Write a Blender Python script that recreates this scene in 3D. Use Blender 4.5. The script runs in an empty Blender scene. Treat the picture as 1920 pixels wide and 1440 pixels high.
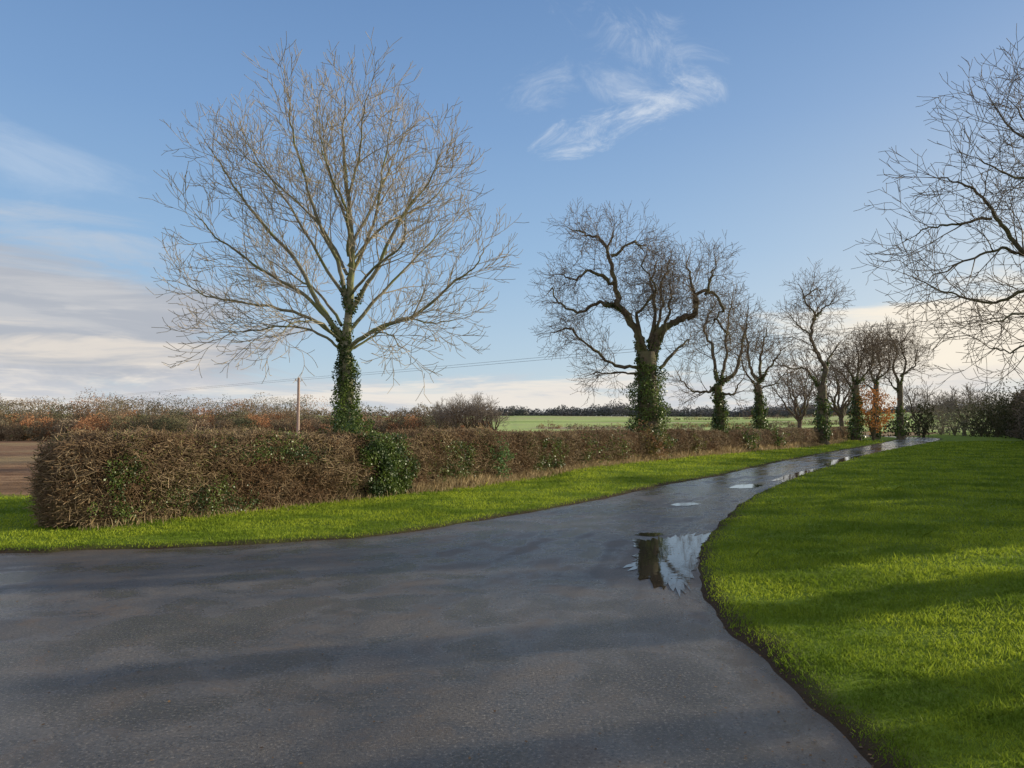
import bpy, math, random
import numpy as np
from mathutils import Vector, Matrix
random.seed(7); rng = np.random.default_rng(7)
SC = bpy.context.scene; COL = SC.collection
R = math.radians
# ------------------------------------------------------------------ camera
F = 1400.0; CH = 1.6; PITCH = math.atan(75/1400)
cam = bpy.data.cameras.new('camera'); co = bpy.data.objects.new('camera', cam); COL.objects.link(co)
co.location = (0,0,CH); co.rotation_euler = (math.pi/2+PITCH,0,0)
cam.sensor_width = 36; cam.lens = 36*F/1920; cam.clip_end = 9000; cam.clip_start = 0.05
SC.camera = co
def at(px,py,Y):
    cp,sp = math.cos(PITCH),math.sin(PITCH)
    a=(px-960)/F; b=(720-py)/F
    d=(a, cp-b*sp, sp+b*cp); k=Y/d[1]
    return (d[0]*k, Y, CH+d[2]*k)
def ground_at(px,py):
    cp,sp = math.cos(PITCH),math.sin(PITCH)
    a=(px-960)/F; b=(720-py)/F
    d=(a, cp-b*sp, sp+b*cp); k=-CH/d[2]
    return (d[0]*k, d[1]*k)
# ------------------------------------------------------------------ helpers
def mesh_obj(name,V,Fc,mat,parent=None,loc=(0,0,0),smooth=False,attrs=None):
    V=np.asarray(V,dtype=np.float32)-np.asarray(loc,dtype=np.float32); Fc=np.asarray(Fc,dtype=np.int32)
    me=bpy.data.meshes.new(name); me.vertices.add(len(V)); me.vertices.foreach_set('co',V.ravel())
    k=Fc.shape[1]; me.loops.add(Fc.size); me.loops.foreach_set('vertex_index',Fc.ravel())
    me.polygons.add(len(Fc)); me.polygons.foreach_set('loop_start',np.arange(0,Fc.size,k,dtype=np.int32))
    me.update(calc_edges=True)
    if attrs:
        for an,av in attrs.items():
            at_=me.attributes.new(an,'FLOAT','POINT'); at_.data.foreach_set('value',np.asarray(av,dtype=np.float32))
    me.materials.append(mat)
    if smooth: me.polygons.foreach_set('use_smooth',np.ones(len(Fc),dtype=bool))
    o=bpy.data.objects.new(name,me); COL.objects.link(o)
    if parent is not None: o.parent=parent
    else: o.location=loc
    return o
def thing(name,label,cat,loc,group=None):
    o=bpy.data.objects.new(name,None); COL.objects.link(o); o.location=loc; o.empty_display_size=.3
    o['label']=label; o['category']=cat
    if group: o['group']=group
    return o
def tag(o,label,cat,group=None,kind=None):
    o['label']=label; o['category']=cat
    if group: o['group']=group
    if kind: o['kind']=kind
    return o
def struct(o,label,cat):
    o['kind']='structure'; o['label']=label; o['category']=cat; return o
def cat_(parts):
    Vs=[];Fs=[];n=0
    for v,f in parts:
        Vs.append(v);Fs.append(f+n);n+=len(v)
    return np.concatenate(Vs),np.concatenate(Fs)
def seg_mesh(S,sides=3):
    S=np.asarray(S,dtype=np.float64); p0=S[:,0:3];p1=S[:,3:6];r0=S[:,6:7];r1=S[:,7:8]
    d=p1-p0; d/= (np.linalg.norm(d,axis=1,keepdims=True)+1e-9)
    ref=np.where(np.abs(d[:,2:3])>.93,np.array([[1.,0,0]]),np.array([[0,0,1.]]))
    a=np.cross(d,ref); a/=(np.linalg.norm(a,axis=1,keepdims=True)+1e-9); b=np.cross(d,a)
    n=len(S); V=np.zeros((n,2*sides,3))
    for k in range(sides):
        c,s=math.cos(2*math.pi*k/sides),math.sin(2*math.pi*k/sides)
        o=a*c+b*s; V[:,k]=p0+o*r0; V[:,sides+k]=p1+o*r1
    Fq=np.array([[k,(k+1)%sides,sides+(k+1)%sides,sides+k] for k in range(sides)])
    Fa=(Fq[None]+ (np.arange(n)*2*sides)[:,None,None]).reshape(-1,4)
    return V.reshape(-1,3),Fa
def tube_poly(pts,rad,sides=9,lump=0.0):
    pts=np.asarray(pts,float); n=len(pts); T=np.gradient(pts,axis=0); T/=np.linalg.norm(T,axis=1,keepdims=True)+1e-9
    u=np.cross(T[0],[0.3,1,0.1]); u/=np.linalg.norm(u); V=[]
    ph=rng.random(sides)*6.28
    for i in range(n):
        u=u-T[i]*np.dot(u,T[i]); u/=np.linalg.norm(u); w=np.cross(T[i],u)
        for k in range(sides):
            a=2*math.pi*k/sides
            rr=rad[i]*(1+lump*math.sin(i*.9+ph[k])+lump*.7*math.sin(i*2.1+ph[(k+3)%sides])) 
            V.append(pts[i]+(u*math.cos(a)+w*math.sin(a))*rr)
    Fc=[]
    for i in range(n-1):
        for k in range(sides):
            Fc.append((i*sides+k,i*sides+(k+1)%sides,(i+1)*sides+(k+1)%sides,(i+1)*sides+k))
    return np.array(V),np.array(Fc)
def catmull(P,n):
    P=np.asarray(P,float); Q=np.vstack([2*P[0]-P[1],P,2*P[-1]-P[-2]]); out=[]
    for i in range(1,len(Q)-2):
        for j in range(n):
            t=j/n
            out.append(.5*((2*Q[i])+(-Q[i-1]+Q[i+1])*t+(2*Q[i-1]-5*Q[i]+4*Q[i+1]-Q[i+2])*t*t+(-Q[i-1]+3*Q[i]-3*Q[i+1]+Q[i+2])*t**3))
    out.append(P[-1]); return np.array(out)
def resample(P,step):
    P=np.asarray(P,float); d=np.r_[0,np.cumsum(np.linalg.norm(np.diff(P,axis=0),axis=1))]
    n=max(2,int(d[-1]/step)); s=np.linspace(0,d[-1],n)
    return np.stack([np.interp(s,d,P[:,k]) for k in range(P.shape[1])],1)
def leaves(C,size,nrm=None,spread=1.0,aspect=.7,droop=0.0):
    C=np.asarray(C,float); n=len(C); size=np.broadcast_to(size,(n,)).reshape(n,1)*rng.uniform(.6,1.3,(n,1))
    N=rng.normal(size=(n,3))*spread
    if nrm is not None: N=N+nrm
    N/=np.linalg.norm(N,axis=1,keepdims=True)+1e-9
    t=rng.normal(size=(n,3)); t[:,2]-=droop; t-=N*np.sum(t*N,1,keepdims=True); t/=np.linalg.norm(t,axis=1,keepdims=True)+1e-9
    b=np.cross(N,t)
    V=np.stack([C-t*size*.5, C+b*size*.5*aspect-t*size*.08+N*size*.08, C+t*size*.5, C-b*size*.5*aspect-t*size*.08+N*size*.08],1)
    Fa=np.arange(n*4).reshape(n,4)
    return V.reshape(-1,3),Fa
def sstep(a,b,x):
    t=np.clip((x-a)/(b-a),0,1); return t*t*(3-2*t)
def lumps(x,y,k=1.0,seed=0):
    s=0
    r=np.random.default_rng(seed)
    for i in range(7):
        a=r.random()*6.28; f=k*(.6+i*.45); ph=r.random()*6.28
        s=s+np.sin((x*math.cos(a)+y*math.sin(a))*f+ph)/(1+.4*i)
    return s/3.2
# ------------------------------------------------------------------ node helper
def nmat(name):
    m=bpy.data.materials.new(name); m.use_nodes=True; nt=m.node_tree; nt.nodes.clear(); return m,nt
def N(nt,t,**kw):
    n=nt.nodes.new(t)
    for k,v in kw.items(): setattr(n,k,v)
    return n
def M_(nt,op,a,b=None,c=None,clamp=False):
    n=nt.nodes.new('ShaderNodeMath'); n.operation=op; n.use_clamp=clamp
    for i,v in enumerate((a,b,c)):
        if v is None: continue
        if isinstance(v,(int,float)): n.inputs[i].default_value=v
        else: nt.links.new(v,n.inputs[i])
    return n.outputs[0]
def mixc(nt,f,a,b,blend='MIX'):
    n=nt.nodes.new('ShaderNodeMix'); n.data_type='RGBA'; n.blend_type=blend
    for idx,v in ((0,f),(6,a),(7,b)):
        if isinstance(v,(int,float)): n.inputs[idx].default_value=v
        elif isinstance(v,tuple): n.inputs[idx].default_value=(*v,1) if len(v)==3 else v
        else: nt.links.new(v,n.inputs[idx])
    return n.outputs[2]
def maprange(nt,v,a,b,c=0.,d=1.):
    n=nt.nodes.new('ShaderNodeMapRange'); n.interpolation_type='SMOOTHSTEP'
    nt.links.new(v,n.inputs[0])
    for i,x in zip((1,2,3,4),(a,b,c,d)): n.inputs[i].default_value=x
    return n.outputs[0]
def noise(nt,vec,scale,detail=4,rough=.5,dist=0.):
    n=nt.nodes.new('ShaderNodeTexNoise'); n.inputs['Scale'].default_value=scale; n.inputs['Detail'].default_value=detail
    n.inputs['Roughness'].default_value=rough; n.inputs['Distortion'].default_value=dist
    if vec is not None: nt.links.new(vec,n.inputs['Vector'])
    return n.outputs[0]
def foliage(name,c1,c2,c3=None,trans=.3,rough=.6,scale=1.5,spec=.3,lo=.42,hi=.62,ramp=None):
    m,nt=nmat(name); geo=N(nt,'ShaderNodeNewGeometry'); out=N(nt,'ShaderNodeOutputMaterial')
    col=mixc(nt,geo.outputs['Random Per Island'],c1,c2)
    if c3: 
        f=maprange(nt,noise(nt,geo.outputs['Position'],scale,3),lo,hi); col=mixc(nt,f,col,c3)
    if ramp:
        a=nt.nodes.new('ShaderNodeAttribute'); a.attribute_name='hue'; r=nt.nodes.new('ShaderNodeValToRGB'); r.color_ramp.interpolation='CONSTANT'
        el=r.color_ramp.elements; el[0].position=0; el[0].color=(*ramp[0],1); el[1].position=1/len(ramp); el[1].color=(*ramp[1],1)
        for i in range(2,len(ramp)): e=el.new(i/len(ramp)); e.color=(*ramp[i],1)
        nt.links.new(a.outputs['Fac'],r.inputs[0])
        col=mixc(nt,.16,r.outputs[0],col)
    p=N(nt,'ShaderNodeBsdfPrincipled'); nt.links.new(col,p.inputs['Base Color']); p.inputs['Roughness'].default_value=rough
    p.inputs['Specular IOR Level'].default_value=spec
    if trans>0:
        t=N(nt,'ShaderNodeBsdfTranslucent'); nt.links.new(col,t.inputs[0]); mx=N(nt,'ShaderNodeMixShader'); mx.inputs[0].default_value=trans
        nt.links.new(p.outputs[0],mx.inputs[1]); nt.links.new(t.outputs[0],mx.inputs[2]); nt.links.new(mx.outputs[0],out.inputs[0])
    else: nt.links.new(p.outputs[0],out.inputs[0])
    return m
def bark(name,c1,c2,scale=6,moss=None,bump=.6):
    m,nt=nmat(name); tc=N(nt,'ShaderNodeNewGeometry'); out=N(nt,'ShaderNodeOutputMaterial')
    f=noise(nt,tc.outputs['Position'],scale,5,.65); col=mixc(nt,maprange(nt,f,.3,.7),c1,c2)
    if moss:
        g=maprange(nt,noise(nt,tc.outputs['Position'],1.7,3),.45,.62); col=mixc(nt,g,col,moss)
    p=N(nt,'ShaderNodeBsdfPrincipled'); nt.links.new(col,p.inputs['Base Color']); p.inputs['Roughness'].default_value=.85
    b=N(nt,'ShaderNodeBump'); b.inputs['Strength'].default_value=bump; b.inputs['Distance'].default_value=.03
    nt.links.new(noise(nt,tc.outputs['Position'],scale*5,4,.7),b.inputs['Height']); nt.links.new(b.outputs[0],p.inputs['Normal'])
    nt.links.new(p.outputs[0],out.inputs[0]); return m
M={}
M['grass']=foliage('verge_grass',(.25,.33,.028),(.47,.54,.055),(.17,.25,.025),trans=.42,scale=.7,spec=.12)
M['drygrass']=foliage('dry_grass',(.50,.38,.22),(.32,.23,.12),trans=.3)
M['ivy']=foliage('ivy_leaf',(.06,.105,.02),(.20,.26,.055),(.045,.08,.02),trans=.3,rough=.42,spec=.45,scale=2.5)
M['shrub']=foliage('shrub_leaf',(.08,.17,.06),(.2,.30,.10),trans=.25,rough=.5)
M['hedgetwig']=foliage('hedge_twig',(.13,.085,.05),(.48,.35,.21),(.22,.14,.08),trans=0,scale=.9,rough=.8)
M['hedgeleaf']=foliage('hedge_leaf',(.10,.125,.035),(.24,.20,.065),(.26,.14,.07),trans=.25,scale=.8,lo=.46,hi=.58)
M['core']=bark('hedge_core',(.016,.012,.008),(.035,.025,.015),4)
M['ashbark']=bark('ash_bark',(.17,.15,.10),(.34,.30,.21),5,(.19,.20,.08))
M['ashtwig']=foliage('ash_twig',(.36,.285,.205),(.58,.48,.36),(.32,.26,.17),trans=0,scale=1,rough=.8)
M['oakbark']=bark('old_bark',(.07,.055,.04),(.19,.14,.09),5,(.15,.135,.065),bump=1.)
M['oaktwig']=foliage('old_twig',(.14,.10,.07),(.26,.20,.145),trans=0,rough=.85)
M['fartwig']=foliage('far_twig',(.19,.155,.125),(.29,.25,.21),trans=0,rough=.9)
M['russet']=foliage('russet_leaf',(.52,.22,.06),(.36,.16,.045),trans=.35)
M['darkleaf']=foliage('dark_leaf',(.045,.055,.025),(.11,.10,.05),trans=.15,spec=.1,rough=.8)
M['hazyleaf']=foliage('hazy_leaf',(.14,.15,.09),(.24,.20,.14),trans=.2,spec=.1,rough=.9)  # leaf colour paled to imitate distance haze
M['woodL']=foliage('woodland_mix',(.36,.28,.19),(.16,.13,.09),trans=.15,rough=.9,spec=.1,ramp=[(.30,.21,.14),(.38,.28,.19),(.20,.165,.11),(.22,.205,.11),(.33,.24,.15),(.56,.28,.14),(.34,.20,.12),(.11,.125,.07),(.40,.31,.22),(.26,.215,.14)])
M['woodR']=foliage('ridge_wood',(.20,.20,.21),(.25,.245,.245),trans=.05,rough=.9,spec=.1,ramp=[(.17,.17,.185),(.23,.22,.22),(.15,.16,.17),(.21,.20,.20)])  # distance haze is mixed into these greyed wood colours
M['deadleaf']=foliage('dead_leaf',(.24,.14,.06),(.08,.05,.03),trans=.1)
M['pole']=bark('pole_wood',(.42,.30,.25),(.5,.38,.32),8)
M['wire']=bark('wire_metal',(.10,.10,.10),(.14,.14,.14),8,bump=0)
M['ceramic']=bark('ceramic',(.3,.28,.26),(.35,.33,.3),8,bump=0)
# ------------------------------------------------------------------ layout curves
L0=[(-60,7.6),(-25,8.6),(-12,9.1),(-6.4,9.33),(-5.5,9.53),(-3.95,9.87),(-2.68,10.35),(-1.7,10.95),(-.86,12.0),(.39,13.7),(2.25,16.6),(4.1,19.8),(6.6,23.6),(10.7,30.7),(18.9,43.8),(31.2,63),(43.0,83),(52.5,104),(59.5,125),(65,150)]
R0=[(16,-60),(9,-25),(4,-6),(2.0,-1),(1.80,1.8),(1.74,3.2),(1.69,4.4),(1.67,5.3),(1.70,6.3),(1.86,7.5),(2.35,9.4),(3.2,11.8),(4.75,15.4),(7.1,20.0),(9.96,25),(15.4,34.0),(22.8,45.5),(35.2,63.5),(47.0,82.3),(56.5,103),(63.5,124),(69,149.5)]
def edge(P,seed):
    C=catmull(P,14); C=resample(C,.2); s=np.arange(len(C))*.2
    j=.012*np.sin(s*2.1+seed)+.018*np.sin(s*4.7+seed*2)+.018*np.sin(s*.8+seed*3)+rng.normal(size=len(C))*.014
    T=np.gradient(C,axis=0); T/=np.linalg.norm(T,axis=1,keepdims=True)
    return C+np.stack([-T[:,1],T[:,0]],1)*j[:,None]
EL=edge(L0,1.); ER=edge(R0,2.3)
POLY=np.vstack([EL,ER[::-1]])
rp_=np.linalg.norm(POLY,axis=1)
idx=[i for i in range(len(POLY)) if (rp_[i]<14) or (rp_[i]<45 and i%3==0) or i%14==0 or i in(0,len(POLY)-1,len(EL)-1,len(EL))]
POLY=POLY[idx]
def sdroad(x,y):
    x=np.asarray(x,float).ravel(); y=np.asarray(y,float).ravel(); out=np.empty(len(x))
    A=POLY; B=np.roll(POLY,-1,axis=0); E=B-A; EE=(E**2).sum(1)+1e-12
    for c in range(0,len(x),20000):
        X=x[c:c+20000,None]; Yy=y[c:c+20000,None]
        wx=X-A[:,0]; wy=Yy-A[:,1]; t=np.clip((wx*E[:,0]+wy*E[:,1])/EE,0,1)
        d=((wx-t*E[:,0])**2+(wy-t*E[:,1])**2).min(1)**.5
        cond=(A[:,1]>Yy)!=(B[:,1]>Yy)
        xi=A[:,0]+(Yy-A[:,1])*E[:,0]/np.where(np.abs(E[:,1])<1e-9,1e-9,E[:,1])
        ins=(cond&(X<xi)).sum(1)%2==1
        out[c:c+20000]=np.where(ins,-d,d)
    return out
H0=[(-6.3,11.2),(-2.3,17.2),(.64,22.4),(6.6,32),(12.8,40.7),(22.6,54.6),(30,68),(40.3,88),(49.5,109),(56.2,132)]
HC=resample(catmull(H0,12),.15)
def qv(x,y): return -.83*x+.55*(y-21)
def hgt(x,y):
    x=np.asarray(x,float); y=np.asarray(y,float); r=np.hypot(x,y); q=qv(x,y)
    z=-3.0*sstep(8,150,q)*sstep(14,60,y)
    z=z+10.8*sstep(230,620,r)*sstep(-100,100,y)
    z=z-.7*sstep(85,170,r)*(1-sstep(0,60,q))
    z=z+.7*sstep(230,400,r)*(1-sstep(0,60,q))
    z=z+sstep(150,400,r)*(lumps(x,y,.012,3)*1.4)
    return z
def gz(x,y,sd=None):
    if sd is None: sd=sdroad(x,y)
    r=np.hypot(x,y)
    b=lumps(x,y,1.1,5)*.022*sstep(.1,.8,sd)*(1-sstep(60,120,r))+.10*sstep(.5,4,sd)*sstep(0,1,np.asarray(x)-1)
    return hgt(x,y)+np.clip(sd*.28,-.07,.04)+b
# ------------------------------------------------------------------ ground
az=np.r_[np.linspace(-.95,.95,620),np.linspace(.95,2*math.pi-.95,122)[1:-1]]
rr=np.r_[0.3,np.geomspace(.8,4500,440)]
A,RR=np.meshgrid(az,rr); gx=(np.sin(A)*RR).ravel(); gy=(np.cos(A)*RR).ravel()
sd=np.full(gx.shape,50.); near=np.hypot(gx,gy)<200; sd[near]=sdroad(gx[near],gy[near])
gzv=gz(gx,gy,sd)
na,nr=len(az),len(rr)
I=np.arange(nr-1)[:,None]*na; J=np.arange(na)[None]; J2=(J+1)%na
Fg=np.stack([I+J,I+J2,I+na+J2,I+na+J],-1).reshape(-1,4)
q=qv(gx,gy); rad=np.hypot(gx,gy)
plough=sstep(1.6,2.0,q)*sstep(16.2,16.9,gy+.3*np.sin(gx))*(1-sstep(236,240,rad+gx*.2))
gzv=gzv+plough*.07*np.abs(np.sin((gx*.35+gy)*2.2))*(1-sstep(40,90,rad))
green=sstep(236,240,rad+gx*.2)
mud=(1-sstep(.02,.34,sd+.10*lumps(gx,gy,2.3,9)))
def dhedge(x,y):
    P=HC[::4]; out=np.empty(len(x))
    for c in range(0,len(x),20000):
        out[c:c+20000]=np.sqrt(((x[c:c+20000,None]-P[:,0])**2+(y[c:c+20000,None]-P[:,1])**2).min(1))
    return out
m,nt=nmat('ground_mix'); geo=N(nt,'ShaderNodeNewGeometry'); pos=geo.outputs['Position']
def att(n): 
    a=nt.nodes.new('ShaderNodeAttribute'); a.attribute_name=n; return a.outputs['Fac']
n1=noise(nt,pos,.6,4); n2=noise(nt,pos,9,5,.7)
gcol=mixc(nt,maprange(nt,n1,.35,.65),(.14,.20,.02),(.20,.28,.03)); gcol=mixc(nt,maprange(nt,n2,.4,.75),gcol,(.09,.125,.018))
mpp=N(nt,'ShaderNodeMapping'); nt.links.new(pos,mpp.inputs[0]); mpp.inputs['Scale'].default_value=(.12,.9,1); mpp.inputs['Rotation'].default_value=(0,0,-.33)
fur=noise(nt,mpp.outputs[0],1.4,5,.7)
pc=mixc(nt,maprange(nt,fur,.35,.65),(.15,.075,.04),(.42,.25,.14)); pc=mixc(nt,maprange(nt,noise(nt,pos,3,5,.75),.45,.7),pc,(.22,.12,.07))
pc=mixc(nt,maprange(nt,noise(nt,pos,.03,2),.45,.6),pc,(.38,.27,.14))
mp=N(nt,'ShaderNodeMapping'); nt.links.new(pos,mp.inputs[0]); mp.inputs['Scale'].default_value=(.004,.022,1)
fn=noise(nt,mp.outputs[0],1,2)
fc=mixc(nt,maprange(nt,fn,.42,.47),(.27,.36,.09),(.50,.58,.20)); fc=mixc(nt,maprange(nt,fn,.56,.59),fc,(.46,.38,.22))
col=mixc(nt,att('plough'),gcol,pc); col=mixc(nt,att('green'),col,fc)
col=mixc(nt,att('mud'),col,mixc(nt,n2,(.03,.02,.012),(.09,.06,.038)))
p=N(nt,'ShaderNodeBsdfPrincipled'); nt.links.new(col,p.inputs['Base Color']); p.inputs['Roughness'].default_value=.9; p.inputs['Specular IOR Level'].default_value=.1
b=N(nt,'ShaderNodeBump'); b.inputs['Strength'].default_value=.9; b.inputs['Distance'].default_value=.10; nt.links.new(noise(nt,pos,5,6,.7),b.inputs['Height']); nt.links.new(b.outputs[0],p.inputs['Normal'])
out=N(nt,'ShaderNodeOutputMaterial'); nt.links.new(p.outputs[0],out.inputs[0])
g=mesh_obj('ground',np.stack([gx,gy,gzv],1),Fg,m,smooth=True,attrs={'plough':plough,'green':green,'mud':mud})
struct(g,'rolling ground of green verges, brown ploughed field and far green pasture','ground')
# ------------------------------------------------------------------ road
def arcpos(E,pt): return int(np.argmin(((E-np.array(pt))**2).sum(1)))
anch=[((-60,7.6),(16,-60)),((-25,8.6),(9,-25)),((-12,9.1),(4,-6)),((-6.4,9.33),(1.78,1.8)),((-3.95,9.87),(1.62,5.15)),((-1.7,10.95),(1.80,7.1)),((-.86,12),(2.35,9.4)),((.39,13.7),(3.2,11.8)),((2.25,16.6),(4.75,15.4)),((4.1,19.8),(7.1,20)),((6.6,23.6),(9.96,25)),((10.7,30.7),(15.4,34)),((18.9,43.8),(22.8,45.5)),((31.2,63),(35.2,63.5)),((43,83),(47,82.3)),((52.5,104),(56.5,103)),((59.5,125),(63.5,124)),((65,150),(69,149.5))]
li=[arcpos(EL,a) for a,b_ in anch]; ri=[arcpos(ER,b_) for a,b_ in anch]
li[0]=0; ri[0]=0; li[-1]=len(EL)-1; ri[-1]=len(ER)-1
rows=[]
for k in range(len(anch)-1):
    n=max(li[k+1]-li[k],ri[k+1]-ri[k],2)
    for j in range(n):
        t=j/n; a=li[k]+(li[k+1]-li[k])*t; c=ri[k]+(ri[k+1]-ri[k])*t
        rows.append((a,c))
rows.append((li[-1],ri[-1]))
rows=np.array(rows); ia=np.arange(len(EL)); ic=np.arange(len(ER))
LA=np.stack([np.interp(rows[:,0],ia,EL[:,k]) for k in (0,1)],1); RA=np.stack([np.interp(rows[:,1],ic,ER[:,k]) for k in (0,1)],1)
W=12; ts=np.linspace(-.02,1.02,W+1)
RV=LA[:,None]*(1-ts)[None,:,None]+RA[:,None]*ts[None,:,None]; RV=RV.reshape(-1,2)
rz=hgt(RV[:,0],RV[:,1])+.0
edgef=np.tile(np.minimum(ts,1-ts)*2,len(rows)); across=np.tile(ts,len(rows))
along=np.repeat(np.r_[0,np.cumsum(np.linalg.norm(np.diff((LA+RA)/2,axis=0),axis=1))],W+1)
I=np.arange(len(rows)-1)[:,None]*(W+1); J=np.arange(W)[None]
Fr=np.stack([I+J,I+J+1,I+W+2+J,I+W+1+J],-1).reshape(-1,4)
m,nt=nmat('wet_asphalt'); geo=N(nt,'ShaderNodeNewGeometry'); pos=geo.outputs['Position']
big=noise(nt,pos,.35,4,.55,.4); mid=noise(nt,pos,1.6,5,.6,.3); fine=noise(nt,pos,48,4,.8); grit=noise(nt,pos,170,2,.5)
cb=N(nt,'ShaderNodeCombineXYZ'); nt.links.new(M_(nt,'MULTIPLY',att('across'),9.),cb.inputs[0]); nt.links.new(M_(nt,'MULTIPLY',att('along'),.22),cb.inputs[1])
strk=noise(nt,cb.outputs[0],1.,4,.6,.3)
col=mixc(nt,maprange(nt,mid,.35,.7),(.078,.069,.062),(.15,.127,.106)); col=mixc(nt,maprange(nt,fine,.54,.66),col,(.32,.275,.23)); col=mixc(nt,maprange(nt,fine,.46,.36),col,(.028,.025,.022))
col=mixc(nt,maprange(nt,strk,.45,.65,0,.4),col,(.055,.049,.045))
silt=maprange(nt,noise(nt,pos,1.3,8,.8,.8),.49,.64,0,.62)
sx=N(nt,'ShaderNodeSeparateXYZ'); nt.links.new(pos,sx.inputs[0]); lf=maprange(nt,sx.outputs[0],1.,-4.,.55,1.); silt=M_(nt,'MULTIPLY',silt,lf); col=mixc(nt,silt,col,(.17,.118,.076))
edm=maprange(nt,M_(nt,'ADD',att('edge'),M_(nt,'MULTIPLY',M_(nt,'SUBTRACT',mid,.5),.35)),.0,.14,.85,0.); col=mixc(nt,edm,col,(.11,.077,.05))
p=N(nt,'ShaderNodeBsdfPrincipled'); nt.links.new(col,p.inputs['Base Color'])
wet=M_(nt,'ADD',M_(nt,'ADD',M_(nt,'MULTIPLY',big,.34),M_(nt,'MULTIPLY',mid,.36)),M_(nt,'MULTIPLY',strk,.30))
far=maprange(nt,sx.outputs[1],8.,24.)
rg=maprange(nt,wet,.455,.56,.13,.54); rg=M_(nt,'ADD',M_(nt,'MULTIPLY',rg,M_(nt,'SUBTRACT',1.,M_(nt,'MULTIPLY',far,.42))),M_(nt,'MULTIPLY',silt,.15)); nt.links.new(rg,p.inputs['Roughness'])
p.inputs['IOR'].default_value=1.5
b=N(nt,'ShaderNodeBump'); b.inputs['Distance'].default_value=.007
nt.links.new(M_(nt,'SUBTRACT',.8,M_(nt,'MULTIPLY',far,.62)),b.inputs['Strength'])
hh=M_(nt,'ADD',fine,M_(nt,'MULTIPLY',grit,.6)); nt.links.new(hh,b.inputs['Height'])
b2=N(nt,'ShaderNodeBump'); b2.inputs['Distance'].default_value=.05; nt.links.new(M_(nt,'SUBTRACT',.24,M_(nt,'MULTIPLY',far,.16)),b2.inputs['Strength']); nt.links.new(mid,b2.inputs['Height']); nt.links.new(b.outputs[0],b2.inputs['Normal'])
nt.links.new(b2.outputs[0],p.inputs['Normal'])
out=N(nt,'ShaderNodeOutputMaterial'); nt.links.new(p.outputs[0],out.inputs[0])
rd=mesh_obj('road',np.column_stack([RV,rz]),Fr,m,smooth=True,attrs={'edge':edgef,'across':across,'along':along}); struct(rd,'wet dark asphalt country lane curving away to the right','road')
# puddles
mw,nt=nmat('puddle_water'); geo=N(nt,'ShaderNodeNewGeometry')
p=N(nt,'ShaderNodeBsdfPrincipled'); p.inputs['Base Color'].default_value=(.05,.038,.028,1); p.inputs['Roughness'].default_value=.025; p.inputs['IOR'].default_value=1.38
b=N(nt,'ShaderNodeBump'); b.inputs['Strength'].default_value=.05; b.inputs['Distance'].default_value=.01; nt.links.new(noise(nt,geo.outputs['Position'],9,2),b.inputs['Height']); nt.links.new(b.outputs[0],p.inputs['Normal'])
out=N(nt,'ShaderNodeOutputMaterial'); nt.links.new(p.outputs[0],out.inputs[0])
PUD=[([(1176,1060),(1202,1081),(1240,1100),(1282,1112),(1296,1085),(1308,1048),(1322,1018),(1330,1004),(1298,1002),(1262,1007),(1222,1011),(1190,1016),(1196,1034)],'large mirror puddle at the right lane edge reflecting the ivy tree'),
([(1450,901),(1468,893),(1500,885),(1528,879),(1556,878),(1530,887),(1500,896),(1478,903)],'bright puddle in the middle of the far lane bend'),
([(1368,915),(1380,910),(1412,908),(1430,910),(1402,916)],'small pale puddle left of the bright far puddle'),
([(1545,872),(1560,864),(1590,857),(1612,856),(1588,865),(1562,873)],'farthest bright puddle on the lane'),
([(1255,948),(1268,944),(1300,943),(1310,946),(1285,949)],'thin sliver of water in mid lane'),
([(1190,1003),(1200,1000),(1235,1000),(1245,1003),(1220,1006)],'narrow puddle just above the large one')]
for pts,lab in PUD:
    G=np.array([ground_at(*q_) for q_ in pts]); C=catmull(np.vstack([G,G[:1]]),8)[:-1]
    n=len(C); cen=C.mean(0); s=np.arange(n); C=cen+(C-cen)*(1+.06*np.sin(s*.9)+.07*np.sin(s*2.3+1)+rng.normal(size=n)*.05)[:,None]
    V=[(*cen,0)]+[(x,y,0) for x,y in C]; V=np.array(V); V[:,2]=hgt(V[:,0],V[:,1])+.006
    Fp=np.array([(0,1+i,1+(i+1)%n) for i in range(n)])
    o=mesh_obj('puddle',V,Fp,mw); struct(o,lab,'puddle')
# ------------------------------------------------------------------ grass blades (stuff)
def blades(px,py,pz,h,w,lean=.45):
    n=len(px); a=rng.random(n)*6.283; la=rng.random(n)*6.283; ll=rng.random(n)*lean*h
    dx=np.cos(a)*w*.5; dy=np.sin(a)*w*.5; mx=px+np.cos(la)*ll*.35; my=py+np.sin(la)*ll*.35; tx=px+np.cos(la)*ll; ty=py+np.sin(la)*ll
    V=np.stack([np.stack([px-dx,py-dy,pz],1),np.stack([px+dx,py+dy,pz],1),np.stack([mx+dx*.8,my+dy*.8,pz+h*.6],1),np.stack([tx,ty,pz+h],1),np.stack([mx-dx*.8,my-dy*.8,pz+h*.6],1)],1)
    Fa=np.arange(n*5).reshape(n,5)
    return V.reshape(-1,3),Fa
NB=860000
r_=np.exp(rng.uniform(math.log(2.6),math.log(75),NB)); a_=rng.uniform(-.80,.85,NB); bx_=np.sin(a_)*r_; by_=np.cos(a_)*r_
s_=sdroad(bx_,by_); ok=(s_>.02+.22*rng.random(NB)**2); qq=qv(bx_,by_)
hdist=dhedge(bx_,by_)
ok&=~((qq>2.)&(by_>16.4)); ok&=~((qq>2.5)&(by_>11.)&(hdist<1.2))
bx_,by_,s_,r_=bx_[ok],by_[ok],s_[ok],r_[ok]
cl=lumps(bx_,by_,3.5,11)*.4+lumps(bx_,by_,9,12)*.6+lumps(bx_,by_,.9,13)*.3
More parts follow.
